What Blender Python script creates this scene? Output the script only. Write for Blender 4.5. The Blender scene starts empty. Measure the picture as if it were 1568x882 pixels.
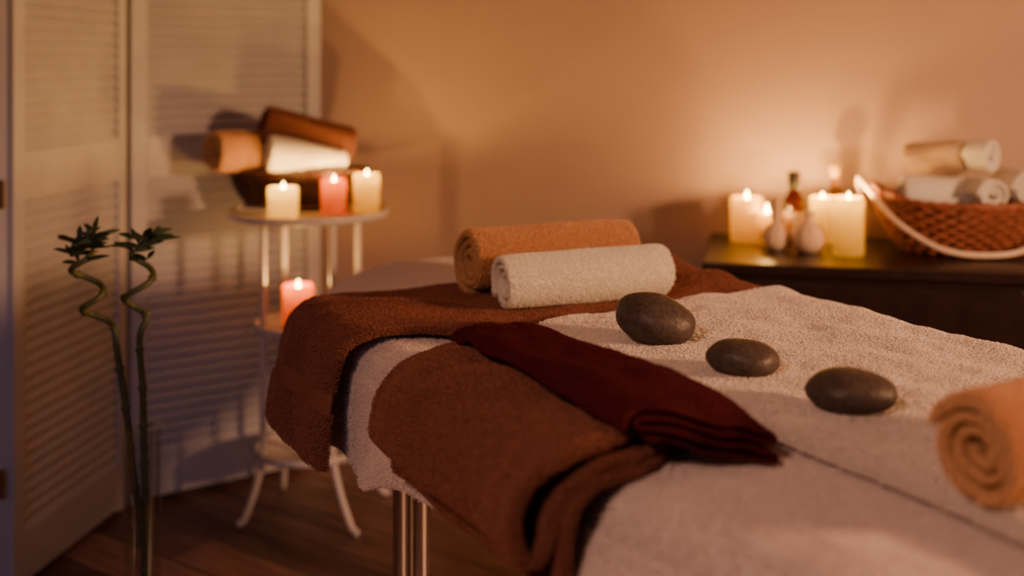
import bpy, math, random
import numpy as np
from mathutils import Vector, Matrix, noise
random.seed(7)
scene = bpy.context.scene
COL = scene.collection
pi = math.pi

# ------------------------------------------------------------------ helpers
def nz(x, y, z=0.0):
    return noise.noise(Vector((x, y, z)))

def lerp(a, b, t): return a + (b - a) * t
def sstep(a, b, x):
    t = max(0.0, min(1.0, (x - a) / (b - a))); return t * t * (3 - 2 * t)

def pwl(pts, x):
    if x <= pts[0][0]: return pts[0][1]
    for (x0, y0), (x1, y1) in zip(pts, pts[1:]):
        if x <= x1: return lerp(y0, y1, sstep(x0, x1, x))
    return pts[-1][1]

def cr_resample(ctrl, n, closed=False):
    c = [Vector(p) for p in ctrl]
    P = [c[0] * 2 - c[1]] + c + [c[-1] * 2 - c[-2]]
    dense = []
    for k in range(1, len(P) - 2):
        p0, p1, p2, p3 = P[k - 1], P[k], P[k + 1], P[k + 2]
        for s in range(24):
            t = s / 24
            dense.append(0.5 * ((2 * p1) + (p2 - p0) * t + (2 * p0 - 5 * p1 + 4 * p2 - p3) * t * t + (3 * p1 - p0 - 3 * p2 + p3) * t ** 3))
    dense.append(c[-1])
    L = [0]
    for a, b in zip(dense, dense[1:]): L.append(L[-1] + (b - a).length)
    out = []; k = 0
    for i in range(n):
        d = L[-1] * i / (n - 1)
        while k < len(L) - 2 and L[k + 1] < d: k += 1
        seg = L[k + 1] - L[k]
        out.append(dense[k].lerp(dense[k + 1], (d - L[k]) / seg if seg > 0 else 0))
    return out

def attach(ob, parent):
    if parent is not None:
        ob.parent = parent
        ob.matrix_parent_inverse = Matrix.Translation(-Vector(parent.location))

def empty(name, loc):
    e = bpy.data.objects.new(name, None); e.location = loc; e.empty_display_size = 0.05
    COL.objects.link(e); return e

def mesh_obj(name, verts, faces, mat, smooth=True, parent=None, matidx=None):
    vs = [Vector(v) for v in verts]
    c = Vector(((min(v.x for v in vs) + max(v.x for v in vs)) / 2, (min(v.y for v in vs) + max(v.y for v in vs)) / 2, min(v.z for v in vs)))
    me = bpy.data.meshes.new(name)
    me.from_pydata([v - c for v in vs], [], faces)
    me.update()
    mats = mat if isinstance(mat, (list, tuple)) else [mat]
    for m in mats: me.materials.append(m)
    if smooth:
        for p in me.polygons: p.use_smooth = True
    if matidx:
        for p, i in zip(me.polygons, matidx): p.material_index = i
    ob = bpy.data.objects.new(name, me); ob.location = c
    COL.objects.link(ob)
    attach(ob, parent)
    return ob

def grid_faces(nu, nv, closed=False):
    f = []
    for i in range(nu - 1):
        for j in range(nv if closed else nv - 1):
            j2 = (j + 1) % nv
            f.append((i * nv + j, i * nv + j2, (i + 1) * nv + j2, (i + 1) * nv + j))
    return f

def add_solid(ob, t, sub=1, off=0.0):
    m = ob.modifiers.new("solid", 'SOLIDIFY'); m.thickness = t; m.offset = off
    if sub:
        s = ob.modifiers.new("sub", 'SUBSURF'); s.levels = sub; s.render_levels = sub
    return ob

def lathe_data(profile, center, n=40, sx=1.0, sy=1.0, wob=None):
    vs = []; cx, cy, cz = center
    for (r, z) in profile:
        for k in range(n):
            a = 2 * pi * k / n
            rr = r * (wob(a, z) if wob else 1)
            vs.append((cx + rr * sx * math.cos(a), cy + rr * sy * math.sin(a), cz + z))
    f = grid_faces(len(profile), n, True)
    f.append(tuple(reversed(range(n))))
    f.append(tuple(range((len(profile) - 1) * n, len(profile) * n)))
    return vs, f

def lathe(name, profile, center, mat, n=40, parent=None, **k):
    v, f = lathe_data(profile, center, n, **k)
    return mesh_obj(name, v, f, mat, True, parent)

def box_data(c, s, rotz=0.0, tilt=None):
    cx, cy, cz = c; vs = []
    R = Matrix.Rotation(rotz, 3, 'Z')
    if tilt is not None: R = R @ Matrix.Rotation(tilt, 3, 'X')
    for dz in (-1, 1):
        for dx, dy in ((-1, -1), (1, -1), (1, 1), (-1, 1)):
            p = R @ Vector((dx * s[0] / 2, dy * s[1] / 2, dz * s[2] / 2))
            vs.append((p.x + cx, p.y + cy, p.z + cz))
    f = [(3, 2, 1, 0), (4, 5, 6, 7), (0, 1, 5, 4), (1, 2, 6, 5), (2, 3, 7, 6), (3, 0, 4, 7)]
    return vs, f

def join_data(lst):
    V = []; F = []
    for v, f in lst:
        o = len(V); V += list(v); F += [tuple(i + o for i in q) for q in f]
    return V, F

def bevel(ob, w, seg=2):
    m = ob.modifiers.new("bevel", 'BEVEL'); m.width = w; m.segments = seg; m.limit_method = 'ANGLE'
    return ob

def tube(name, splines, radius, mat, parent=None, cyclic=False, res=4, radii=None):
    cu = bpy.data.curves.new(name, 'CURVE'); cu.dimensions = '3D'
    cu.bevel_depth = radius; cu.bevel_resolution = res; cu.use_fill_caps = True
    base = Vector(splines[0][0])
    for si, pts in enumerate(splines):
        sp = cu.splines.new('POLY'); sp.points.add(len(pts) - 1)
        for k, p in enumerate(pts):
            q = Vector(p) - base
            sp.points[k].co = (q.x, q.y, q.z, 1)
            if radii: sp.points[k].radius = radii[si][k]
        sp.use_cyclic_u = cyclic; sp.use_smooth = True
    cu.materials.append(mat)
    ob = bpy.data.objects.new(name, cu); ob.location = base
    COL.objects.link(ob); attach(ob, parent)
    return ob

# ------------------------------------------------------------------ materials
def newmat(name):
    m = bpy.data.materials.new(name); m.use_nodes = True
    nt = m.node_tree; b = nt.nodes['Principled BSDF']
    return m, nt, b

def texco(nt, scale=(1, 1, 1), rot=(0, 0, 0)):
    tc = nt.nodes.new('ShaderNodeTexCoord'); mp = nt.nodes.new('ShaderNodeMapping')
    mp.inputs['Scale'].default_value = scale; mp.inputs['Rotation'].default_value = rot
    nt.links.new(tc.outputs['Object'], mp.inputs['Vector'])
    return mp.outputs['Vector']

def ramp(nt, fac, c0, c1, p0=0.3, p1=0.7):
    r = nt.nodes.new('ShaderNodeValToRGB')
    r.color_ramp.elements[0].position = p0; r.color_ramp.elements[1].position = p1
    r.color_ramp.elements[0].color = (*c0, 1); r.color_ramp.elements[1].color = (*c1, 1)
    nt.links.new(fac, r.inputs['Fac']); return r.outputs['Color']

def mul(c, k): return tuple(min(1, x * k) for x in c)

def simple(name, col, rough=0.5, metal=0.0, var=0.08, nscale=30, bump=0.0, coat=0.0):
    m, nt, b = newmat(name)
    v = texco(nt)
    n = nt.nodes.new('ShaderNodeTexNoise'); n.inputs['Scale'].default_value = nscale; n.inputs['Detail'].default_value = 4
    nt.links.new(v, n.inputs['Vector'])
    nt.links.new(ramp(nt, n.outputs['Fac'], mul(col, 1 - var), mul(col, 1 + var)), b.inputs['Base Color'])
    b.inputs['Roughness'].default_value = rough; b.inputs['Metallic'].default_value = metal
    b.inputs['Coat Weight'].default_value = coat
    if bump:
        bp = nt.nodes.new('ShaderNodeBump'); bp.inputs['Strength'].default_value = bump; bp.inputs['Distance'].default_value = 0.002
        nt.links.new(n.outputs['Fac'], bp.inputs['Height']); nt.links.new(bp.outputs['Normal'], b.inputs['Normal'])
    return m

def terry(name, col, scale=420, strength=0.8, dist=0.0035, dark=0.55, sheen=0.35):
    m, nt, b = newmat(name)
    v = texco(nt)
    vo = nt.nodes.new('ShaderNodeTexVoronoi'); vo.inputs['Scale'].default_value = scale; nt.links.new(v, vo.inputs['Vector'])
    n = nt.nodes.new('ShaderNodeTexNoise'); n.inputs['Scale'].default_value = scale * 0.45; n.inputs['Detail'].default_value = 5
    n.inputs['Roughness'].default_value = 0.7
    nt.links.new(v, n.inputs['Vector'])
    inv = nt.nodes.new('ShaderNodeMath'); inv.operation = 'SUBTRACT'; inv.inputs[0].default_value = 1.0
    nt.links.new(vo.outputs['Distance'], inv.inputs[1])
    ad = nt.nodes.new('ShaderNodeMath'); ad.operation = 'MULTIPLY_ADD'; ad.inputs[1].default_value = 1.6
    nt.links.new(n.outputs['Fac'], ad.inputs[0]); nt.links.new(inv.outputs[0], ad.inputs[2])
    c1 = ramp(nt, n.outputs['Fac'], mul(col, dark), mul(col, 1.05), 0.3, 0.55)  # crevices of the weave darkened in the base colour, standing in for shade
    nt.links.new(c1, b.inputs['Base Color'])
    b.inputs['Roughness'].default_value = 0.95; b.inputs['Specular IOR Level'].default_value = 0.1
    b.inputs['Sheen Weight'].default_value = sheen; b.inputs['Sheen Roughness'].default_value = 0.5
    b.inputs['Sheen Tint'].default_value = (*mul(col, 1.3), 1)
    bp = nt.nodes.new('ShaderNodeBump'); bp.inputs['Strength'].default_value = strength; bp.inputs['Distance'].default_value = dist
    nt.links.new(ad.outputs[0], bp.inputs['Height']); nt.links.new(bp.outputs['Normal'], b.inputs['Normal'])
    return m

def fibre(name, col, var=.25):
    m, nt, b = newmat(name)
    hi = nt.nodes.new('ShaderNodeHairInfo')
    nt.links.new(ramp(nt, hi.outputs['Random'], mul(col, 1 - var), mul(col, 1 + var), 0, 1), b.inputs['Base Color'])
    b.inputs['Roughness'].default_value = 0.9; b.inputs['Specular IOR Level'].default_value = 0.1
    return m

C_SHEET = (0.86, 0.77, 0.73); C_WHITE = (0.91, 0.83, 0.76); C_ROLLW = (0.96, 0.92, 0.82)
C_BROWN = (0.32, 0.130, 0.092); C_TAN = (0.82, 0.49, 0.26); C_MAR = (0.080, 0.011, 0.016)
M_sheet = terry("sheet_terry", C_SHEET, 480, 0.5, 0.0025, 0.8, 0.15)
M_white = terry("white_terry", C_WHITE, 420, 0.9, 0.004, 0.78, 0.15)
M_whiteroll = terry("white_roll_terry", C_ROLLW, 600, 0.6, 0.0025, 0.85, 0.15)
M_brown = terry("brown_terry", C_BROWN, 480, 0.9, 0.004, 0.5, 0.15)
M_brownband = terry("brown_woven_band", mul(C_BROWN, .70), 900, 0.2, 0.001, 0.85, 0.0)
M_tan = terry("tan_terry", C_TAN, 480, 0.85, 0.0035, 0.45, 0.15)
M_palepeach = terry("pale_peach_terry", (.85, .62, .42), 480, 0.8, 0.0035, 0.7, 0.15)
M_maroon = terry("maroon_cloth", C_MAR, 700, 0.35, 0.0015, 0.7, 0.1)
F_sheet = fibre("sheet_fibre", C_SHEET, .06); F_white = fibre("white_fibre", C_WHITE, .06); F_rollw = fibre("white_roll_fibre", C_ROLLW, .04)
F_brown = fibre("brown_fibre", C_BROWN, .30); F_tan = fibre("tan_fibre", C_TAN, .18); F_mar = fibre("maroon_fibre", C_MAR, .35)
M_stone = simple("basalt_stone", (0.066, 0.048, 0.043), 0.50, 0, 0.35, 170, 0.35)
M_chrome = simple("chrome", (0.75, 0.70, 0.68), 0.12, 1.0, 0.03)
M_vinyl = simple("vinyl_mattress", (0.35, 0.28, 0.24), 0.5)
M_paint = simple("white_metal_paint", (0.70, 0.66, 0.65), 0.4, 0, 0.04)
M_louver = simple("louver_paint", (0.47, 0.465, 0.48), 0.55, 0, 0.05, 12)
M_dark = simple("dark_wood", (0.015, 0.006, 0.006), 0.34, 0, 0.35, 25, 0.1)
M_wick = simple("wick", (0.02, 0.015, 0.01), 0.9)
M_wicker_d = simple("dark_wicker", (0.040, 0.010, 0.007), 0.5, 0, 0.4, 60, 0.3)
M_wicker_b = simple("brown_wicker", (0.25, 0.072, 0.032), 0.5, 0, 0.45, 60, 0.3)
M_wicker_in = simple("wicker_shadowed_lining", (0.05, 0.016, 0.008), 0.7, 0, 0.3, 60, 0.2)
M_rope = simple("pale_cane", (0.74, 0.58, 0.45), 0.6, 0, 0.12, 80, 0.2)
M_bamboo = simple("lucky_bamboo", (0.085, 0.10, 0.028), 0.45, 0, 0.3, 40)
M_leaf = simple("bamboo_leaf", (0.045, 0.072, 0.026), 0.5, 0, 0.3, 40)
M_bag = terry("compress_cloth", (0.80, 0.60, 0.42), 700, 0.3, 0.0015, 0.85, 0.1)
M_cap = simple("black_cap", (0.015, 0.012, 0.012), 0.35)
M_label = simple("paper_label", (0.55, 0.40, 0.25), 0.8)
M_cork = simple("cork", (0.6, 0.38, 0.12), 0.85, 0, 0.2, 120)
M_brass = simple("hinge_metal", (0.35, 0.22, 0.12), 0.45, 1.0)

def glassmat(name, col, rough=0.02):
    m, nt, b = newmat(name)
    b.inputs['Base Color'].default_value = (*col, 1); b.inputs['Transmission Weight'].default_value = 1.0
    b.inputs['Roughness'].default_value = rough; b.inputs['IOR'].default_value = 1.45
    return m
M_amber = glassmat("amber_glass", (0.45, 0.10, 0.015))
M_oil = glassmat("oil_glass", (0.95, 0.55, 0.10))
# thin clear glass: transparent with a glossy edge
m, nt, b = newmat("thin_clear_glass")
outn = [n for n in nt.nodes if n.type == 'OUTPUT_MATERIAL'][0]
b.inputs['Roughness'].default_value = .05; b.inputs['Base Color'].default_value = (.8, .85, .85, 1); b.inputs['Metallic'].default_value = 1.0
trn = nt.nodes.new('ShaderNodeBsdfTransparent'); trn.inputs['Color'].default_value = (.92, .94, .94, 1)
lw = nt.nodes.new('ShaderNodeLayerWeight'); lw.inputs['Blend'].default_value = .25
pw = nt.nodes.new('ShaderNodeMath'); pw.operation = 'POWER'; pw.inputs[1].default_value = 2.0
sc = nt.nodes.new('ShaderNodeMath'); sc.operation = 'MULTIPLY_ADD'; sc.inputs[1].default_value = .5; sc.inputs[2].default_value = .07
nt.links.new(lw.outputs['Facing'], pw.inputs[0]); nt.links.new(pw.outputs[0], sc.inputs[0])
mxs = nt.nodes.new('ShaderNodeMixShader')
nt.links.new(sc.outputs[0], mxs.inputs['Fac']); nt.links.new(trn.outputs[0], mxs.inputs[1]); nt.links.new(b.outputs[0], mxs.inputs[2])
nt.links.new(mxs.outputs[0], outn.inputs['Surface'])
M_glass = m

def waxmat(name, col, tcol, f=.55):
    m, nt, b = newmat(name)
    outn = [n for n in nt.nodes if n.type == 'OUTPUT_MATERIAL'][0]
    v = texco(nt)
    n = nt.nodes.new('ShaderNodeTexNoise'); n.inputs['Scale'].default_value = 60
    nt.links.new(v, n.inputs['Vector'])
    nt.links.new(ramp(nt, n.outputs['Fac'], mul(col, 0.94), mul(col, 1.05)), b.inputs['Base Color'])
    b.inputs['Roughness'].default_value = 0.45
    t = nt.nodes.new('ShaderNodeBsdfTranslucent'); t.inputs['Color'].default_value = (*tcol, 1)
    mx = nt.nodes.new('ShaderNodeMixShader'); mx.inputs['Fac'].default_value = f
    nt.links.new(b.outputs[0], mx.inputs[1]); nt.links.new(t.outputs[0], mx.inputs[2]); nt.links.new(mx.outputs[0], outn.inputs['Surface'])
    return m
M_waxw = waxmat("wax_cream", (0.95, 0.76, 0.42), (1, .94, .52), .75)
M_waxy = waxmat("wax_yellow", (0.95, 0.70, 0.20), (1, .90, .26), .75)
M_waxr = waxmat("wax_red", (0.42, 0.065, 0.010), (1, .52, .02), .45)
M_waxp = waxmat("wax_peach", (0.92, 0.60, 0.26), (1, .84, .28), .7)

m, nt, b = newmat("flame")
for n in list(nt.nodes):
    if n.type == 'BSDF_PRINCIPLED': nt.nodes.remove(n)
out = [n for n in nt.nodes if n.type == 'OUTPUT_MATERIAL'][0]
em = nt.nodes.new('ShaderNodeEmission'); tr = nt.nodes.new('ShaderNodeBsdfTransparent'); ad = nt.nodes.new('ShaderNodeAddShader')
em.inputs['Strength'].default_value = 34
em.inputs['Color'].default_value = (1.0, .66, .18, 1)
nt.links.new(em.outputs[0], ad.inputs[0]); nt.links.new(tr.outputs[0], ad.inputs[1]); nt.links.new(ad.outputs[0], out.inputs['Surface'])
M_flame = m

# wall paint
m, nt, b = newmat("wall_paint")
v = texco(nt)
n = nt.nodes.new('ShaderNodeTexNoise'); n.inputs['Scale'].default_value = 3.0; n.inputs['Detail'].default_value = 6
nt.links.new(v, n.inputs['Vector'])
nt.links.new(ramp(nt, n.outputs['Fac'], (0.50, 0.362, 0.295), (0.53, 0.385, 0.315)), b.inputs['Base Color'])
n2 = nt.nodes.new('ShaderNodeTexNoise'); n2.inputs['Scale'].default_value = 220
nt.links.new(v, n2.inputs['Vector'])
bp = nt.nodes.new('ShaderNodeBump'); bp.inputs['Strength'].default_value = 0.08; bp.inputs['Distance'].default_value = 0.002
nt.links.new(n2.outputs['Fac'], bp.inputs['Height']); nt.links.new(bp.outputs['Normal'], b.inputs['Normal'])
b.inputs['Roughness'].default_value = 0.85
M_wall = m
M_ceil = simple("ceiling_paint", (0.45, 0.38, 0.35), 0.9)
# floor planks
m, nt, b = newmat("floor_planks")
v = texco(nt, rot=(0, 0, math.radians(35)))
br = nt.nodes.new('ShaderNodeTexBrick')
br.inputs['Scale'].default_value = 1.0; br.inputs['Brick Width'].default_value = 1.1; br.inputs['Row Height'].default_value = 0.13
br.inputs['Mortar Size'].default_value = 0.0025; br.offset = 0.37
br.inputs['Color1'].default_value = (0.36, 0.20, 0.16, 1); br.inputs['Color2'].default_value = (0.11, 0.058, 0.048, 1)
br.inputs['Mortar'].default_value = (0.015, 0.009, 0.008, 1)
nt.links.new(v, br.inputs['Vector'])
mp2 = nt.nodes.new('ShaderNodeMapping'); mp2.inputs['Scale'].default_value = (2, 30, 1); nt.links.new(v, mp2.inputs['Vector'])
n = nt.nodes.new('ShaderNodeTexNoise'); n.inputs['Scale'].default_value = 2.5; n.inputs['Detail'].default_value = 6
nt.links.new(mp2.outputs[0], n.inputs['Vector'])
gr = ramp(nt, n.outputs['Fac'], (0.45, 0.45, 0.45), (1.3, 1.3, 1.3))
mx = nt.nodes.new('ShaderNodeMixRGB'); mx.blend_type = 'MULTIPLY'; mx.inputs['Fac'].default_value = 1
nt.links.new(br.outputs['Color'], mx.inputs[1]); nt.links.new(gr, mx.inputs[2]); nt.links.new(mx.outputs[0], b.inputs['Base Color'])
b.inputs['Roughness'].default_value = 0.42
M_floor = m

# ------------------------------------------------------------------ room
WD = Vector((0.978, -0.208, 0)).normalized()      # along the back wall
WN = Vector((0.208, 0.978, 0)).normalized()       # into the wall
WANG = math.atan2(WD.y, WD.x)
v, f = box_data((0.5, 0.6, -0.03), (9, 9, 0.06)); mesh_obj("floor", v, f, M_floor, False)
wc = Vector((0.52, 3.04, 0)) + WN * 0.05
v, f = box_data((wc.x, wc.y, 1.35), (7.0, 0.10, 2.7), WANG); mesh_obj("wall_back", v, f, M_wall, False)
v, f = box_data((-2.2, 1.0, 1.35), (0.1, 5.6, 2.7)); mesh_obj("wall_left", v, f, M_wall, False)
v, f = box_data((3.3, 0.6, 1.35), (0.1, 5.0, 2.7)); mesh_obj("wall_right", v, f, M_wall, False)
v, f = box_data((0.5, 0.6, 2.75), (9, 9, 0.1)); mesh_obj("ceiling", v, f, M_ceil, False)
bc = Vector((0.52, 3.04, 0)) - WN * 0.008
v, f = box_data((bc.x + 0.2, bc.y - 0.2 * 0.208 / 0.978, 0.04), (5.0, 0.016, 0.08), WANG); mesh_obj("baseboard_back", v, f, M_paint, False)

# ------------------------------------------------------------------ terry pile (real loops of yarn)
def pile(ob, dens, length, rad, mat, seed=1, upmin=None, skip_mat=None, axis=None, keep_R=None):
    dg = bpy.context.evaluated_depsgraph_get(); dg.update()
    eo = ob.evaluated_get(dg); me = eo.to_mesh(); me.calc_loop_triangles()
    nv = len(me.vertices); co = np.empty(nv * 3, np.float32); me.vertices.foreach_get('co', co); co = co.reshape(-1, 3)
    nt_ = len(me.loop_triangles); tr_ = np.empty(nt_ * 3, np.int32); me.loop_triangles.foreach_get('vertices', tr_); tr_ = tr_.reshape(-1, 3)
    mi = np.empty(nt_, np.int32); me.loop_triangles.foreach_get('material_index', mi)
    eo.to_mesh_clear()
    A, B, C = co[tr_[:, 0]], co[tr_[:, 1]], co[tr_[:, 2]]
    cr = np.cross(B - A, C - A); ar = np.linalg.norm(cr, axis=1) * .5
    nrm = cr / np.maximum(ar[:, None] * 2, 1e-12)
    w = ar.copy()
    if upmin is not None: w[nrm[:, 2] < upmin] = 0
    if skip_mat is not None: w[mi == skip_mat] = 0
    if axis is not None:
        o = np.array(ob.location, np.float32); p0 = np.array(axis[0], np.float32) - o; d = np.array(axis[1], np.float32) - np.array(axis[0], np.float32); d /= np.linalg.norm(d)
        M = (A + B + C) / 3 - p0; t = M @ d; rad_v = M - t[:, None] * d; rr_ = np.linalg.norm(rad_v, axis=1)
        endface = np.abs(nrm @ d) > .5
        outward = (nrm * rad_v).sum(1) > 0
        w[(rr_ < keep_R) & ~endface] = 0
        w[(~outward) & ~endface] = 0
        w[endface] *= .22
    n = int(w.sum() * dens)
    rng = np.random.default_rng(seed)
    idx = rng.choice(nt_, n, p=w / w.sum())
    r1 = np.sqrt(rng.random(n))[:, None].astype(np.float32); r2 = rng.random(n)[:, None].astype(np.float32)
    P = A[idx] * (1 - r1) + B[idx] * (r1 * (1 - r2)) + C[idx] * (r1 * r2)
    Nn = nrm[idx]
    rv = rng.normal(size=(n, 3)).astype(np.float32)
    rv -= Nn * (rv * Nn).sum(1)[:, None]; rv /= np.maximum(np.linalg.norm(rv, axis=1)[:, None], 1e-6)
    L = (length * rng.uniform(.55, 1.3, (n, 1))).astype(np.float32)
    if axis is not None: L[endface[idx]] *= .45
    pts = np.stack([P - Nn * L * .15, P + Nn * L * .55 + rv * L * .10, P + Nn * L * .85 + rv * L * .40, P + Nn * L * .55 + rv * L * .72], axis=1).astype(np.float32)
    hc = bpy.data.hair_curves.new(ob.name + "_pile"); hc.add_curves([4] * n)
    hc.points.foreach_set('position', pts.reshape(-1))
    ra = hc.attributes.get('radius') or hc.attributes.new('radius', 'FLOAT', 'POINT')
    rr = np.tile(np.array([1, 1, .9, .6], np.float32) * rad, n); ra.data.foreach_set('value', rr)
    hc.materials.append(mat)
    h = bpy.data.objects.new("terry_pile", hc); COL.objects.link(h); h.parent = ob
    return h

# ------------------------------------------------------------------ massage table
def T(u, v, z):
    if z > .45: z -= .012
    return Vector((-0.527 + 0.4742 * u + 0.8804 * v, 2.27 - 0.8804 * u + 0.4742 * v, z))
LEN, WID, ZT = 1.95, 0.72, 0.72
def outline(off=0.0, N=440):
    pts = []
    def corner(cu, cv, a, b, e, su, sv, rev):
        arr = []
        for k in range(25):
            th = (pi / 2) * k / 24
            x = a * max(0, math.cos(th)) ** (2 / e); y = b * max(0, math.sin(th)) ** (2 / e)
            arr.append(Vector((cu + su * x, cv + sv * y, 0)))
        return arr[::-1] if rev else arr
    a, b_, e = 0.42, 0.30, 1.4
    pts += corner(a, b_, a, b_, e, -1, -1, True)           # left side -> far end
    r = 0.12
    pts += corner(r, WID - r, r, r, 2, -1, 1, False)
    pts += corner(LEN - r, WID - r, r, r, 2, 1, 1, True)
    pts += corner(LEN - r, r, r, r, 2, 1, -1, False)
    pts.append(pts[0].copy())
    L = [0]
    for p, q in zip(pts, pts[1:]): L.append(L[-1] + (q - p).length)
    out = []; k = 0
    for i in range(N):
        d = L[-1] * i / N
        while L[k + 1] < d: k += 1
        s = L[k + 1] - L[k]
        out.append(pts[k].lerp(pts[k + 1], (d - L[k]) / s if s > 0 else 0))
    for _ in range(6):
        out = [(out[i - 1] + out[i] * 2 + out[(i + 1) % N]) / 4 for i in range(N)]
    nor = []
    for i in range(N):
        t = (out[(i + 1) % N] - out[i - 1]).normalized()
        nn = Vector((t.y, -t.x, 0))
        c = Vector((LEN / 2, WID / 2, 0))
        if nn.dot(out[i] - c) < 0: nn = -nn
        nor.append(nn)
    return [o + n_ * off for o, n_ in zip(out, nor)], nor, L[-1]

table = empty("massage_table", T(0.97, 0.37, 0))
out_p, out_n, per = outline(-0.0)
N = len(out_p)
hem = [(0, .585), (.40, .58), (.58, .55), (.68, .525), (.86, .575), (1.1, .612), (1.28, .63), (1.95, .61)]
cen = Vector((LEN / 2, WID / 2, 0))
V = []; rows = 0
def topz(u, v):
    z = ZT + 0.0015 * nz(u * 9, v * 9)
    z += 0.016 * math.exp(-((u - 1.44) / 0.07) ** 2 - ((v - 0.06) / 0.09) ** 2)
    near = sstep(1.3, 1.45, u) * sstep(.22, .12, v)
    z += (0.012 * max(-.3, nz(u * 6, v * 7, 4)) + .006 * nz(u * 15, v * 17, 2)) * near
    return z
scales = [0.01] + [0.04 + 0.96 * (k / 46) for k in range(0, 46)]
RR = 0.045
for s in scales:
    for i in range(N):
        p = cen + (out_p[i] - out_n[i] * RR - cen) * s
        V.append(T(p.x, p.y, topz(p.x, p.y)))
    rows += 1
for k in range(0, 11):
    a = (pi / 2) * k / 10
    for i in range(N):
        p = out_p[i] - out_n[i] * RR + out_n[i] * RR * math.sin(a)
        V.append(T(p.x, p.y, topz(p.x, p.y) - RR + RR * math.cos(a)))
    rows += 1
for k in range(1, 27):
    d = k / 26
    for i in range(N):
        p = out_p[i]; arc = per * i / N
        left = sstep(0.1, -0.02, p.y)
        h0 = lerp(0.56, pwl(hem, p.x), left)
        fold = nz(arc * 7, d * 1.2, 5) * lerp(0.03, 0.020, left) + nz(arc * 18, d * 2, 2) * 0.007
        o = 0.006 + 0.018 * d + fold * d
        q = p + out_n[i] * o
        z0 = topz(p.x, p.y) - RR
        V.append(T(q.x, q.y, lerp(z0, h0, d)))
    rows += 1
F = grid_faces(rows, N, True) + [tuple(reversed(range(N)))]
sh = mesh_obj("cover_sheet", V, F, M_sheet, True, table)
m_ = sh.modifiers.new("solid", 'SOLIDIFY'); m_.thickness = 0.004; m_.offset = -1
# mattress
mo, mn, _ = outline(-0.035, 200)
V = []
prof = [(-0.02, .60), (0, .612), (0.0, .69), (-0.01, .702), (-0.03, .705)]
for o, z in prof:
    for i in range(200):
        q = mo[i] + mn[i] * o; V.append(T(q.x, q.y, z))
F = grid_faces(len(prof), 200, True) + [tuple(reversed(range(200))), tuple(range(800, 1000))]
mesh_obj("mattress", V, F, M_vinyl, True, table)
# frame + legs
def ubox(u, v, z, su, sv, sz):
    c = T(u, v, z); return box_data(c, (sv, su, sz), math.atan2(0.4742, 0.8804))
bx = [ubox(0.97, 0.15, .575, 1.5, .03, .05), ubox(0.97, 0.58, .575, 1.5, .03, .05)]
for u in (0.3, 0.97, 1.62): bx.append(ubox(u, 0.365, .575, .03, .46, .05))
v, f = join_data(bx); bevel(mesh_obj("frame", v, f, M_dark, False, table), .004)
for li, (u, v_) in enumerate(((.365, .20), (.365, .56), (1.6, .20), (1.6, .56))):
    tube("leg_%d" % (li + 1), [[T(u, v_ - .022, .58), T(u, v_ - .022, .0)]], .013, M_chrome, table, res=8)
    tube("leg_sleeve_%d" % (li + 1), [[T(u, v_ + .014, .58), T(u, v_ + .014, .0)]], .020, M_chrome, table, res=8)
    lathe("foot_%d" % (li + 1), [(.001, 0), (.03, 0), (.03, .012), (.02, .02), (.001, .02)], T(u, v_, 0), M_cap, 24, table)
tube("brace_far", [[T(.365, .215, .14), T(.365, .545, .14)]], .010, M_chrome, table)
tube("brace_near", [[T(1.6, .215, .14), T(1.6, .545, .14)]], .010, M_chrome, table)

# ------------------------------------------------------------------ draped towels
def sweep(name, ctrl, u0, u1, nu, ns, mat, thick, dfn=None, band=None, mats=None, sub=1):
    path = cr_resample([(a, b_, 0) for a, b_ in ctrl], ns)
    V = []; idx = []
    for i in range(nu):
        tt = i / (nu - 1)
        for j in range(ns):
            t = j / (ns - 1)
            a = u0(t) if callable(u0) else u0; b_ = u1(t) if callable(u1) else u1
            u = lerp(a, b_, tt); vv, z = path[j].x, path[j].y
            if dfn: u, vv, z = dfn(u, vv, z, t, tt)
            V.append(T(u, vv, z))
    F = grid_faces(nu, ns)
    if band:
        for i in range(nu - 1):
            for j in range(ns - 1):
                idx.append(1 if any(b0 <= j / (ns - 1) <= b1 for b0, b1 in band) else 0)
    ob = mesh_obj(name, V, F, mats or mat, True, None, idx if band else None)
    add_solid(ob, thick, sub)
    return ob

# brown bath towel draped across the table (section runs right hem -> left hem)
ctrl = [(.770, .60), (.765, .68), (.750, .722), (.712, .733), (.6, .731), (.4, .730), (.2, .730), (.05, .732), (.0, .729), (-.032, .710), (-.045, .67), (-.055, .61), (-.062, .545)]
def d_brown(u, v, z, t, tt):
    v += 0.012 * sstep(.45, .37, u) * sstep(.1, 0, v)
    hang = sstep(.0, -.06, v)
    z += 0.004 * (nz(u * 14, v * 9, 3) + .4) * (1 - hang) + 0.003 * max(0, nz(u * 30, v * 16, 8)) * (1 - hang)
    v -= (0.012 * nz(u * 14, z * 6, 1) + .004) * hang
    z += 0.022 * math.exp(-((u - .41) / .05) ** 2) * sstep(.5, .68, v) * sstep(.76, .72, v)
    z += 0.014 * math.exp(-((u - .54 - .2 * (v - .6)) / .022) ** 2) * sstep(.57, .64, v) * sstep(.76, .72, v)
    z += 0.005 * math.exp(-((u - .70 - .1 * (v - .1)) / .02) ** 2) * (1 - hang)
    z += 0.010 * math.exp(-((u - .50 - .5 * (v - .1)) / .018) ** 2) * sstep(-.02, .06, v) * sstep(.24, .16, v)
    u += 0.008 * nz(v * 10, tt * 2, 4)
    return u, v, z
uf = lambda t: pwl([(0, .74), (.2, .745), (.45, .755), (.68, .735), (.76, .68), (.85, .655), (1, .665)], t)
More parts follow.
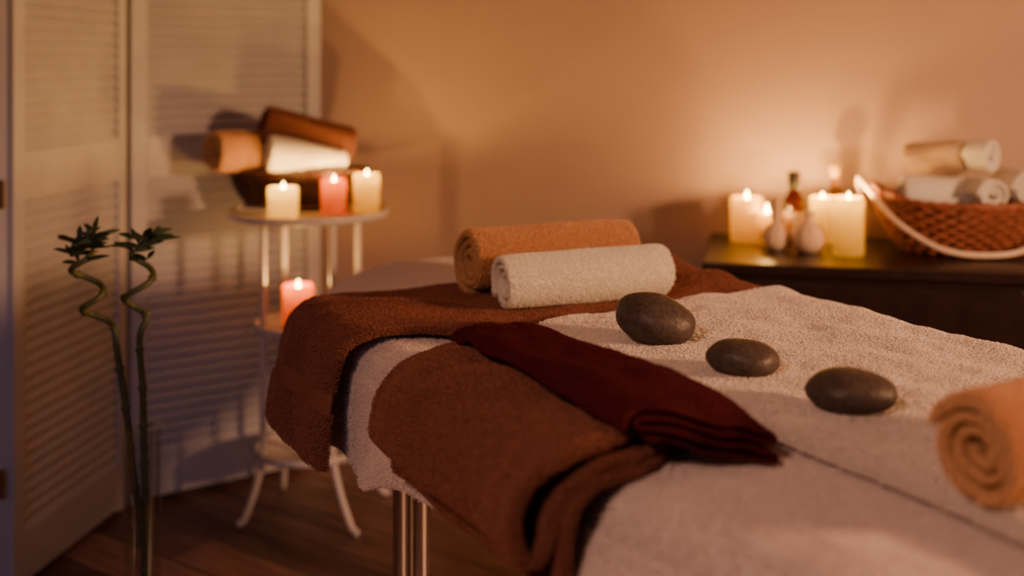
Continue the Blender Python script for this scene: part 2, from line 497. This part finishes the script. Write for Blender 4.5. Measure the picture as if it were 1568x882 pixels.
ub = lambda t: pwl([(0, .36), (.3, .37), (.7, .385), (1, .365)], t)
t1 = sweep("draped_bath_towel", ctrl, ub, uf, 60, 150, None, .009, d_brown, band=[(.895, .925)], mats=[M_brown, M_brownband])

# white terry bath towel, folded edge on its left
ctrl = [(.42, .7275), (.30, .7275), (.240, .7275), (.222, .7330), (.240, .7400), (.30, .7410), (.5, .7410), (.68, .741), (.722, .737), (.757, .715), (.770, .66), (.777, .60)]
def d_white(u, v, z, t, tt):
    top = sstep(.30, .42, t)
    v += 0.012 * nz(u * 5, 0, 9) * sstep(.5, .2, v)
    z += (0.006 * (nz(u * 10, v * 12, 11) + .1) + 0.003 * nz(u * 30, v * 26, 6)) * sstep(.22, .36, t) * sstep(.79, .75, v)
    z += 0.004 * sstep(.79, .75, u) * sstep(.77, .73, v)
    z += 0.016 * math.exp(-((v - .245) / .018) ** 2) * top * (0.7 + 0.5 * nz(u * 6, 3, 3))
    z += 0.005 * math.exp(-((u - .79 - .3 * (v - .3)) / .03) ** 2) * sstep(.3, .45, t) * sstep(.77, .67, v)
    if v > .755: v += 0.010 * nz(u * 11, z * 5, 2)
    u += .008 * nz(v * 8, 1, 1) * (1 - tt)
    return u, v, z
t2 = sweep("white_bath_towel", ctrl, lambda t: pwl([(0, .75), (.2, .765), (.35, .75), (.5, .74), (1, .745)], t), 1.93, 170, 110, M_white, .009, d_white)

# brown folded towel hanging over the left edge
ctrl = [(-.046, .615), (-.048, .66), (-.040, .708), (-.012, .728), (.05, .729), (.12, .729), (.138, .735), (.12, .741), (.05, .741), (-.01, .740), (-.040, .724), (-.056, .698), (-.060, .672),
        (-.072, .658), (-.085, .672), (-.080, .712), (-.050, .745), (.0, .758), (.06, .760), (.118, .757)]
def d_fold(u, v, z, t, tt):
    far = sstep(.95, .87, u)
    outer = sstep(.60, .72, t)
    z -= outer * far * 0.008
    v0 = v
    v += outer * 0.010 * (nz(u * 7, t * 3, 3)) + .016 * outer * far * sstep(0, -.08, v)
    z += (0.008 * nz(u * 9, v * 14, 7) + .003 * nz(u * 26, v * 22, 3)) * outer
    near = sstep(1.18, 1.32, u)
    v -= near * 0.014 * outer; z += near * .004 * outer
    if t < .12: z += .010 * nz(u * 10, 2, 2)
    u += 0.01 * nz(v * 12, z * 12, 4) - .05 * sstep(.03, .12, v0) * tt
    return u, v, z
t3 = sweep("folded_bath_towel", ctrl, lambda t: lerp(.89, .86, t), lambda t: lerp(1.315, 1.30, t), 80, 170, M_brown, .0095, d_fold)

# maroon folded hand towel on top of it
ctrl = [(.045, .772), (.10, .772), (.150, .7725), (.158, .7755), (.150, .779), (.10, .7795), (.045, .779), (.036, .7825), (.045, .786), (.10, .787), (.150, .786), (.159, .7885), (.15, .7925), (.10, .794), (.05, .793), (.03, .788), (.022, .779)]
def d_mar(u, v, z, t, tt):
    z = .772 + (z - .772) * lerp(1, 1.45, sstep(1.0, 1.3, u))
    sag = sstep(1.20, 1.36, u)
    z -= sag * .026 * sstep(.05, .12, v) + sag * .010
    z -= sstep(.95, .86, u) * .018
    z -= sstep(.115, .165, v) * .022 * (1 - sag * .4)
    z += 0.004 * nz(u * 9, v * 18, 4) + .004 * nz(u * 24, v * 30, 1)
    v0 = v
    w = lerp(.62, 1.0, sstep(.84, 1.0, u)) * lerp(1, 1.22, sstep(1.0, 1.32, u))
    v = .095 + (v - .095) * w + lerp(.0, .004, sstep(1.0, 1.35, u))
    u += .006 * nz(v * 20, t * 5, 1) + .014 * nz(t * 14, 0, 1) * tt + (v0 - .04) * .20 * tt
    return u, v, z
t4 = sweep("folded_hand_towel", ctrl, .845, 1.325, 80, 150, M_maroon, .0048, d_mar)

# ------------------------------------------------------------------ rolled towels
def roll(name, p0, p1, R, turns, mat, seed, parent=None, taper=1.0, r0=.008, start=0.0, m=36, fill=.82):
    p0 = Vector(p0); p1 = Vector(p1); a = (p1 - p0); L = a.length; a.normalize()
    up = Vector((0, 0, 1)); side = a.cross(up).normalized(); up2 = side.cross(a).normalized()
    pitch = (R - r0) / (turns + .35); th = pitch * fill
    n = int(turns * 30); V = []
    Rc = R - th / 2
    for i in range(n + 1):
        ang = 2 * pi * turns * i / n
        r = r0 + (Rc - r0) * (i / n)
        inner = 1 - i / n
        e = .005 * nz(ang * .35, seed, 1) - .010 * inner
        for j in range(m):
            s = lerp(-e, L + e, j / (m - 1))
            A = start + ang
            endk = 1 - .05 * (1 - sstep(0, .02, s)) - .05 * (1 - sstep(0, .02, L - s))
            rr = r * (1 + .24 * inner * nz(math.cos(ang) * 1.3 + 3, math.sin(ang) * 1.3, seed) + .07 * nz(math.cos(ang) * 1.5, math.sin(ang) * 1.5 + s * 9, seed + 2) + .03 * nz(math.cos(ang) * 3, math.sin(ang) * 3 + s * 25, seed)) * endk
            rr *= lerp(1, taper, s / L)
            x = rr * math.cos(A) * 1.03; z = rr * math.sin(A)
            lim = -R * .90 * lerp(1, taper, s / L)
            if z < lim: z = lim + (z - lim) * .2
            q = p0 + a * s + side * x + up2 * z
            V.append(q)
    ob = mesh_obj(name, V, grid_faces(n + 1, m), mat, True, parent)
    add_solid(ob, th, 1)
    ob["axis0"] = tuple(p0); ob["axis1"] = tuple(p1); ob["keepR"] = R * min(1, taper) - pitch * 1.15
    return ob
def rpile(ob, dens, length, rad, mat, seed):
    pile(ob, dens, length, rad, mat, seed, axis=(tuple(ob["axis0"]), tuple(ob["axis1"])), keep_R=ob["keepR"])
ZB = .7375
r1_ = roll("rolled_towel", T(.620, .243, ZB + .043), T(.648, .542, ZB + .043), .0475, 3.0, M_whiteroll, 3, start=pi * 1.2, fill=.74)
r2_ = roll("rolled_towel", T(.478, .250, ZB + .056), T(.510, .570, ZB + .057), .0605, 3.2, M_tan, 5, start=pi * 1.1, fill=.74)
r3_ = roll("rolled_towel", T(1.557, .212, .747 + .047), T(1.547, .52, .747 + .047), .0505, 3.0, M_tan, 9, start=pi * 0.9, fill=.74)

pile(sh, 230000, .0040, .00032, F_sheet, 1, upmin=-.25)
pile(t1, 420000, .0038, .00030, F_brown, 2, upmin=-.6, skip_mat=1)
pile(t2, 380000, .0040, .00034, F_white, 3, upmin=0.0)
pile(t3, 550000, .0038, .00030, F_brown, 4)
pile(t4, 350000, .0012, .00022, F_mar, 5)
rpile(r1_, 500000, .0028, .00028, F_rollw, 6)
rpile(r2_, 500000, .0038, .00032, F_tan, 7)
rpile(r3_, 600000, .0038, .00032, F_tan, 8)

# ------------------------------------------------------------------ stones
def stone(u, v, z, a, b_, c, rot, seed, tilt=0):
    nu, nv = 36, 56; V = []
    R = Matrix.Rotation(rot, 3, 'Z') @ Matrix.Rotation(tilt, 3, 'Y')
    for i in range(nu):
        ph = -pi / 2 + pi * (i + .5) / nu
        for j in range(nv):
            th = 2 * pi * j / nv
            d = Vector((math.cos(ph) * math.cos(th), math.cos(ph) * math.sin(th), math.sin(ph)))
            k = 1 + .06 * noise.noise(d * 1.3 + Vector((seed, 0, 0)))
            p = Vector((d.x * a, d.y * b_, (abs(d.z) ** .92) * (1 if d.z > 0 else -1) * c)) * k
            V.append(R @ p)
    mz = min(p.z for p in V); P = T(u, v, z)
    V = [p + Vector((P.x, P.y, P.z - mz)) for p in V]
    F = grid_faces(nu, nv, True) + [tuple(reversed(range(nv))), tuple(range((nu - 1) * nv, nu * nv))]
    return mesh_obj("massage_stone", V, F, M_stone)
ZS = .7455
stone(.940, .316, ZS, .056, .046, .034, -.3, 1.0, .22)
stone(1.128, .316, ZS, .045, .037, .0225, -.2, 5.0, .05)
stone(1.302, .324, ZS, .0495, .041, .0245, -.1, 9.0, .03)

# ------------------------------------------------------------------ candles
def candle(loc, r, h, mat, power=1.0, flame=True, well=.028, name="lit_candle"):
    x, y, z = loc
    e = empty(name, loc)
    prof = [(.001, 0), (r * .97, 0), (r, .004), (r, h * .5), (r * .995, h - .004), (r * .97, h), (r * .92, h - .001), (r * .88, h - .006), (r * .84, h - well * .8), (r * .6, h - well), (.001, h - well)]
    def wob(a, zz): return 1 + .012 * nz(math.cos(a) * 2, math.sin(a) * 2, x * 9 + zz * 10)
    v, f = lathe_data(prof, loc, 40, wob=wob)
    mesh_obj("wax", v, f, mat, True, e)
    tube("wick", [[(x, y, z + h - well - .001), (x + .0005, y, z + h - well + .009), (x + .002, y, z + h - well + .013)]], .0012, M_wick, e)
    if flame:
        fp = [(.0003, 0), (.0032, .003), (.0048, .008), (.0045, .014), (.003, .020), (.0012, .026), (.0002, .030)]
        zf = z + h - well + .010
        lathe("flame", fp, (x + .001, y, zf), M_flame, 16, e)
        ld = bpy.data.lights.new("candle_light", 'POINT'); ld.energy = power; ld.color = (1.0, .50, .12); ld.shadow_soft_size = .006
        lo = bpy.data.objects.new("candle_light", ld); lo.location = (x + .001, y, zf + .014); COL.objects.link(lo); attach(lo, e)
    return e

# ------------------------------------------------------------------ side table
SC = Vector((-.505, 2.87, 0))
st = empty("plant_stand_table", SC)
def disc(name, r, z):
    prof = [(.001, -.006), (r - .004, -.006), (r, -.003), (r + .001, .006), (r, .012), (r - .004, .012), (r - .005, .004), (.001, .004)]
    return lathe(name, prof, (SC.x, SC.y, z), M_paint, 72, st)
disc("top_tray", .196, .748); disc("middle_shelf", .132, .471); disc("bottom_shelf", .132, .163)
legs = [((-.605, 2.80), (-.650, 2.785)), ((-.432, 2.775), (-.379, 2.739)), ((-.585, 2.965), (-.60, 3.02)), ((-.395, 2.955), (-.335, 2.985))]
for k, (a, b_) in enumerate(legs):
    a = Vector((*a, 0)); b_ = Vector((*b_, 0))
    pts = [(a.x, a.y, .742), (a.x, a.y, .45), (a.x, a.y, .20), (lerp(a.x, b_.x, .08), lerp(a.y, b_.y, .08), .15), (lerp(a.x, b_.x, .45), lerp(a.y, b_.y, .45), .08), (b_.x, b_.y, .012), (b_.x + (b_.x - a.x) * .25, b_.y + (b_.y - a.y) * .25, .007)]
    pts = cr_resample(pts, 40)
    tube("leg_%d" % (k + 1), [pts], .0085, M_paint, st, res=5)
ZTOP = .7525
candle((-.547, 2.75, ZTOP), .0365, .074, M_waxw, 2.6)
candle((-.440, 2.842, ZTOP), .032, .082, M_waxr, 1.6)
candle((-.362, 2.867, ZTOP), .033, .094, M_waxy, 2.2)
candle((-.524, 2.82, .4755), .038, .105, M_waxr, 1.9)

def basket_weave(name, c, rx, ry, h, rows, stakes, mat, parent=None, base=.7, thick=.0045, tipfn=None, lining=None, amp=.55):
    spl = []
    for k in range(rows):
        t = k / (rows - 1); s = lerp(base, 1.0, math.sin(t * pi / 2) ** .9); z = c[2] + thick + (h - thick) * t
        pts = []
        for q in range(stakes * 6):
            a = 2 * pi * q / (stakes * 6)
            w = thick * amp * math.sin(stakes * a + k * pi)
            zz = z + (tipfn(a) * t if tipfn else 0)
            pts.append((c[0] + (rx * s + w) * math.cos(a), c[1] + (ry * s + w) * math.sin(a), zz))
        spl.append(pts)
    tube(name + "_weave", spl, thick * .62, mat, parent, cyclic=True, res=2)
    st_ = []
    for q in range(stakes):
        a = 2 * pi * (q + .5) / stakes; pts = []
        for k in range(8):
            t = k / 7; s = lerp(base, 1.0, math.sin(t * pi / 2) ** .9)
            pts.append((c[0] + rx * s * math.cos(a), c[1] + ry * s * math.sin(a), c[2] + thick + (h - thick) * t + (tipfn(a) * t if tipfn else 0)))
        st_.append(pts)
    tube(name + "_stakes", st_, thick * .5, mat, parent, res=2)
    V = []; nn = 64
    for k in range(8):
        t = k / 7; s = lerp(base, 1.0, math.sin(t * pi / 2) ** .9) * .965
        for q in range(nn):
            a = 2 * pi * q / nn
            V.append((c[0] + rx * s * math.cos(a), c[1] + ry * s * math.sin(a), c[2] + .003 + (h - .008) * t + (tipfn(a) * t if tipfn else 0)))
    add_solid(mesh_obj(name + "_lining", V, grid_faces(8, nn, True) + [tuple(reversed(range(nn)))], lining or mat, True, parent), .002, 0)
    pts = []
    for q in range(160):
        a = 2 * pi * q / 160
        pts.append((c[0] + rx * math.cos(a), c[1] + ry * math.sin(a), c[2] + h + .001 + (tipfn(a) if tipfn else 0) + .0015 * math.sin(a * 40)))
    tube(name + "_rim", [pts], thick * 1.15, mat, parent, cyclic=True, res=3)

bk = empty("wicker_basket", (-.545, 2.945, ZTOP + .003))
basket_weave("basket", (-.545, 2.955, ZTOP + .006), .172, .085, .088, 9, 18, M_wicker_d, bk, base=.78, thick=.0068)
ra = roll("rolled_towel", (-.745, 2.865, .898), (-.60, 3.00, .890), .058, 2.6, M_tan, 11, m=20, fill=.72)
rb = roll("rolled_towel", (-.635, 2.925, .965), (-.420, 3.01, .898), .057, 2.6, M_brown, 12, m=20, fill=.72)
rc = roll("rolled_towel", (-.608, 2.862, .896), (-.425, 2.945, .866), .052, 2.6, M_whiteroll, 14, m=20, taper=.5, fill=.76)
rpile(ra, 160000, .0045, .0005, F_tan, 11); rpile(rb, 160000, .0045, .0005, F_brown, 12); rpile(rc, 160000, .004, .0005, F_rollw, 13)

# ------------------------------------------------------------------ folding louvered screen
scr = empty("folding_screen", (-.97, 2.9, 0))
def panel(name, A, B, H=1.85):
    A = Vector((*A, 0)); B = Vector((*B, 0)); d = B - A; w = d.length; d.normalize(); ang = math.atan2(d.y, d.x)
    parts = []
    def b(s, z, sw, sd, sz, tilt=None):
        c = A + d * s; parts.append(box_data((c.x, c.y, z), (sw, sd, sz), ang, tilt))
    st_ = .042
    b(st_ / 2 + .003, H / 2 + .01, st_, .026, H); b(w - st_ / 2 - .003, H / 2 + .01, st_, .026, H)
    iw = w - 2 * st_ - .006
    rails = [(.02, .13), (.83, .935), (H - .09, H)]
    for z0, z1 in rails: b(w / 2, (z0 + z1) / 2, iw, .024, z1 - z0)
    for z0, z1 in ((.13, .83), (.935, H - .09)):
        n = int((z1 - z0) / .0265)
        for k in range(n):
            z = z0 + (k + .5) * (z1 - z0) / n
            b(w / 2, z, iw, .005, .034, math.radians(-26))
    v, f = join_data(parts); ob = mesh_obj(name, v, f, M_louver, False, scr)
    bevel(ob, .0015, 1)
panel("panel_1", (-1.052, 2.40), (-.978, 2.895))
panel("panel_2", (-.968, 2.905), (-.535, 3.205))
panel("panel_3", (-1.32, 2.82), (-1.062, 2.395))
hb = []
for z in (.25, .85, 1.5):
    hb.append(box_data((-1.057, 2.383, z), (.012, .006, .06)))
v, f = join_data(hb); mesh_obj("hinges", v, f, M_brass, False, scr)

# ------------------------------------------------------------------ lucky bamboo in a glass vase
vx, vy = -.642, 2.0
vase = empty("lucky_bamboo_vase", (vx, vy, 0))
r = .031
lathe("glass_vase", [(.001, 0), (r, 0), (r + .001, .004), (r, .25), (r + .002, .488), (r + .001, .49), (r - .002, .488), (r - .004, .25), (r - .004, .02), (.001, .018)], (vx, vy, 0), M_glass, 40, vase)
def bp_(px, py, dy=0): return (vx + (px - 218) * .001133, vy + dy, 1.12 - (py * 1.02 - 100) * .00111)
def stalk(name, ctrl, seed):
    pts = cr_resample(ctrl, 160)
    rad = [[1 + (.35 if (i % 12) == 0 else 0) - .3 * i / 160 for i in range(160)]]
    tube(name, [pts], .0072, M_bamboo, vase, res=4, radii=rad)
def spiral(ctrl0, y0, y1, cx0, cx1, amp, turns, ph):
    out = list(ctrl0)
    for k in range(int(turns * 8) + 1):
        t = k / (turns * 8); a = ph + 2 * pi * t * turns
        out.append(bp_(lerp(cx0, cx1, t) + amp * math.cos(a), lerp(y0, y1, t), .020 * math.sin(a)))
    return out
stalk("stalk_1", spiral([(vx - .004, vy - .008, .03), bp_(222, 850), bp_(206, 740), bp_(195, 640), bp_(180, 540)], 505, 385, 155, 122, 20, 2.0, 0.2), 1)
stalk("stalk_2", spiral([(vx + .006, vy + .008, .03), bp_(228, 850), bp_(222, 740), bp_(219, 600), bp_(214, 520)], 490, 380, 205, 222, 19, 1.6, 0.4), 2)
lv = []
def leaf(base, d, L, w):
    base = Vector(base); d = Vector(d).normalized(); side = d.cross(Vector((0, 1, .3))).normalized(); V = []
    n = 8
    for k in range(n):
        t = k / (n - 1); c = base + d * L * t + Vector((0, 0, -.25 * L * t * t)); ww = w * math.sin(pi * min(1, t * .9 + .08))
        nrm = d.cross(side) * ww * .35
        V += [c - side * ww + nrm, c, c + side * ww + nrm]
    lv.append((V, grid_faces(n, 3)))
rs = random.Random(4)
for (px, py, kk) in ((112, 392, 7), (135, 378, 7), (145, 365, 5), (105, 385, 4), (118, 405, 5), (122, 372, 5), (212, 378, 7), (232, 368, 6), (205, 385, 5), (225, 398, 4), (218, 366, 5)):
    for k in range(kk):
        a = rs.uniform(-.5, pi + .5)
        leaf(bp_(px, py, rs.uniform(-.015, .015)), (math.cos(a), rs.uniform(-.6, .6), .30 + .65 * abs(math.sin(a))), rs.uniform(.032, .060), rs.uniform(.004, .0062))
v, f = join_data(lv); add_solid(mesh_obj("leaves", v, f, M_leaf, True, vase), .0008, 1)

# ------------------------------------------------------------------ dresser
DZ = .68
D0 = Vector((.4216, 2.555, 0))
def DP(a, b_, z): return D0 + WD * a + WN * b_ + Vector((0, 0, z))
DW, DD = 1.35, .455
dr = empty("dresser", DP(DW / 2, DD / 2, 0))
def dbox(a, b_, z, sa, sb, sz): return box_data(DP(a, b_, z), (sa, sb, sz), WANG)
v, f = join_data([dbox(DW / 2, DD / 2, DZ - .0125, DW, DD, .025)]); bevel(mesh_obj("top", v, f, M_dark, False, dr), .004)
v, f = join_data([dbox(DW / 2, DD / 2 + .005, .355, DW - .03, DD - .03, .60)]); bevel(mesh_obj("body", v, f, M_dark, False, dr), .003)
parts = []
for c in range(2):
    for r_ in range(3):
        a = .02 + (DW - .04) * (c + .5) / 2; z = .075 + .19 * (r_ + .5)
        parts.append(dbox(a, .012, z, (DW - .04) / 2 - .012, .018, .18))
v, f = join_data(parts); bevel(mesh_obj("drawer_fronts", v, f, M_dark, False, dr), .003)
v, f = join_data([dbox(.04, .05, .03, .05, .05, .06), dbox(DW - .04, .05, .03, .05, .05, .06), dbox(.04, DD - .05, .03, .05, .05, .06), dbox(DW - .04, DD - .05, .03, .05, .05, .06)])
mesh_obj("feet", v, f, M_dark, False, dr)

# things on the dresser
candle((.586, 2.875, DZ), .041, .108, M_waxp, 2.0, well=.022)
candle((.622, 2.815, DZ), .021, .078, M_waxp, 1.0, well=.018)
candle((.762, 2.83, DZ), .030, .114, M_waxy, 3.8)
candle((.778, 2.665, DZ), .0355, .132, M_waxy, 4.0)
def compress(loc, r, stem):
    e = empty("herbal_compress", loc)
    prof = [(.001, 0), (r * .55, .001), (r * .9, r * .4), (r, r * .85), (r * .88, r * 1.3), (r * .5, r * 1.68), (r * .26, r * 1.85), (r * .22, r * 2.0), (r * .32, r * 2.15), (r * .30, r * 2 + stem), (r * .36, r * 2.05 + stem), (.001, r * 2.05 + stem)]
    def wob(a, z): return 1 + .05 * math.sin(a * 11) * sstep(r * .5, r * 1.9, z)
    v, f = lathe_data(prof, loc, 66, wob=wob); mesh_obj("cloth_ball", v, f, M_bag, True, e)
    pts = [(loc[0] + r * .27 * math.cos(2 * pi * k / 24), loc[1] + r * .27 * math.sin(2 * pi * k / 24), loc[2] + r * 1.92) for k in range(24)]
    tube("tie", [pts], .0022, M_rope, e, cyclic=True)
compress((.627, 2.735, DZ), .034, .055)
compress((.695, 2.70, DZ), .040, .012)
e = empty("amber_bottle", (.700, 2.86, DZ))
lathe("bottle_glass", [(.001, 0), (.023, 0), (.025, .004), (.025, .092), (.022, .108), (.013, .122), (.0115, .135), (.001, .135)], (.700, 2.86, DZ), M_amber, 36, e)
lathe("label", [(.0252, .02), (.0256, .021), (.0256, .075), (.0252, .076)], (.700, 2.86, DZ), M_label, 36, e)
lathe("cap", [(.001, .130), (.015, .130), (.0155, .135), (.015, .170), (.013, .173), (.001, .173)], (.700, 2.86, DZ), M_cap, 30, e)
e = empty("oil_bottle", (.810, 2.89, DZ))
lathe("bottle_glass", [(.001, 0), (.028, 0), (.030, .005), (.030, .08), (.022, .105), (.010, .125), (.010, .15), (.013, .153), (.001, .154)], (.810, 2.89, DZ), M_oil, 36, e)
lathe("stopper", [(.001, .15), (.008, .15), (.011, .165), (.016, .178), (.012, .192), (.001, .198)], (.810, 2.89, DZ), M_cork, 30, e)

# oval basket with towels
BC = (1.060, 2.715, DZ)
ob_ = empty("oval_basket", BC)
tip = lambda a: .035 * max(0, math.cos(a) ** 2) ** 3
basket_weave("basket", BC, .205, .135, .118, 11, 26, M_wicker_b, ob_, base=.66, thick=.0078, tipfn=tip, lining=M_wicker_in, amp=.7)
for sgn, nm in ((-1, "cane_front"), (1, "cane_back")):
    c = [(-.242, 0, .174), (-.230, sgn * .038, .147), (-.186, sgn * .092, .082), (-.10, sgn * .130, .026), (0, sgn * .140, .012), (.10, sgn * .130, .026), (.186, sgn * .092, .082), (.230, sgn * .038, .147), (.242, 0, .174)]
    pts = cr_resample([(BC[0] + x, BC[1] + y, BC[2] + z) for x, y, z in c], 60)
    tube(nm, [pts], .0065, M_rope, ob_, res=4)
bz = DZ
for k_, (p, q, R_, mt, sd) in enumerate([
    ((.925, 2.74, bz + .128), (1.12, 2.71, bz + .128), .050, M_whiteroll, 21),
    ((1.100, 2.625, bz + .138), (1.085, 2.77, bz + .138), .042, M_whiteroll, 22),
    ((1.190, 2.635, bz + .150), (1.190, 2.79, bz + .150), .047, M_whiteroll, 23),
    ((1.105, 2.64, bz + .226), (1.065, 2.685, bz + .224), .042, M_whiteroll, 25),
    ((1.062, 2.688, bz + .224), (.960, 2.79, bz + .210), .042, M_palepeach, 24)]):
    roll("rolled_towel", p, q, R_, 2.5, mt, sd, m=16, fill=.72)

# ------------------------------------------------------------------ lights
def area(name, loc, target, size, energy, col, spread=180):
    ld = bpy.data.lights.new(name, 'AREA'); ld.shape = 'DISK'; ld.size = size; ld.energy = energy; ld.color = col; ld.spread = math.radians(spread)
    o = bpy.data.objects.new(name, ld); o.location = loc
    d = Vector(target) - Vector(loc); o.rotation_euler = d.to_track_quat('-Z', 'Y').to_euler(); COL.objects.link(o)
    return o
def spot(name, loc, target, energy, col, ang, blend=.9, soft=.18):
    ld = bpy.data.lights.new(name, 'SPOT'); ld.energy = energy; ld.color = col; ld.spot_size = math.radians(ang); ld.spot_blend = blend; ld.shadow_soft_size = soft
    so = bpy.data.objects.new(name, ld); so.location = loc; so.rotation_euler = (Vector(target) - Vector(loc)).to_track_quat('-Z', 'Y').to_euler(); COL.objects.link(so)
area("warm_lamp", (2.3, .75, 1.24), (-.1, 2.3, .85), .26, 64, (1.0, .485, .235))
spot("cool_fill_spot", (-.75, -.9, 1.5), (-1.02, 2.6, .25), 34, (.34, .48, 1.0), 32, 1.0, .25)  # added bluish fill, aimed at the lower folding screen
spot("warm_fill_spot", (-.9, -.7, 2.2), (.30, 1.18, .7), 105, (1.0, .54, .39), 48)  # added warm fill for the table, cone kept narrow to spare the screen
w = bpy.data.worlds.new("World"); scene.world = w; w.use_nodes = True
w.node_tree.nodes['Background'].inputs['Color'].default_value = (.28, .20, .23, 1)
w.node_tree.nodes['Background'].inputs['Strength'].default_value = .16

# ------------------------------------------------------------------ camera
cd = bpy.data.cameras.new("camera"); cam = bpy.data.objects.new("camera", cd); COL.objects.link(cam)
cam.location = (0, 0, 1.12); cam.rotation_euler = (pi / 2, 0, 0)
cd.sensor_width = 36; cd.lens = 40.5; cd.shift_y = -350 / 1600
cd.clip_start = .05
cd.dof.use_dof = True; cd.dof.focus_distance = 1.6; cd.dof.aperture_fstop = 1.8
scene.camera = cam
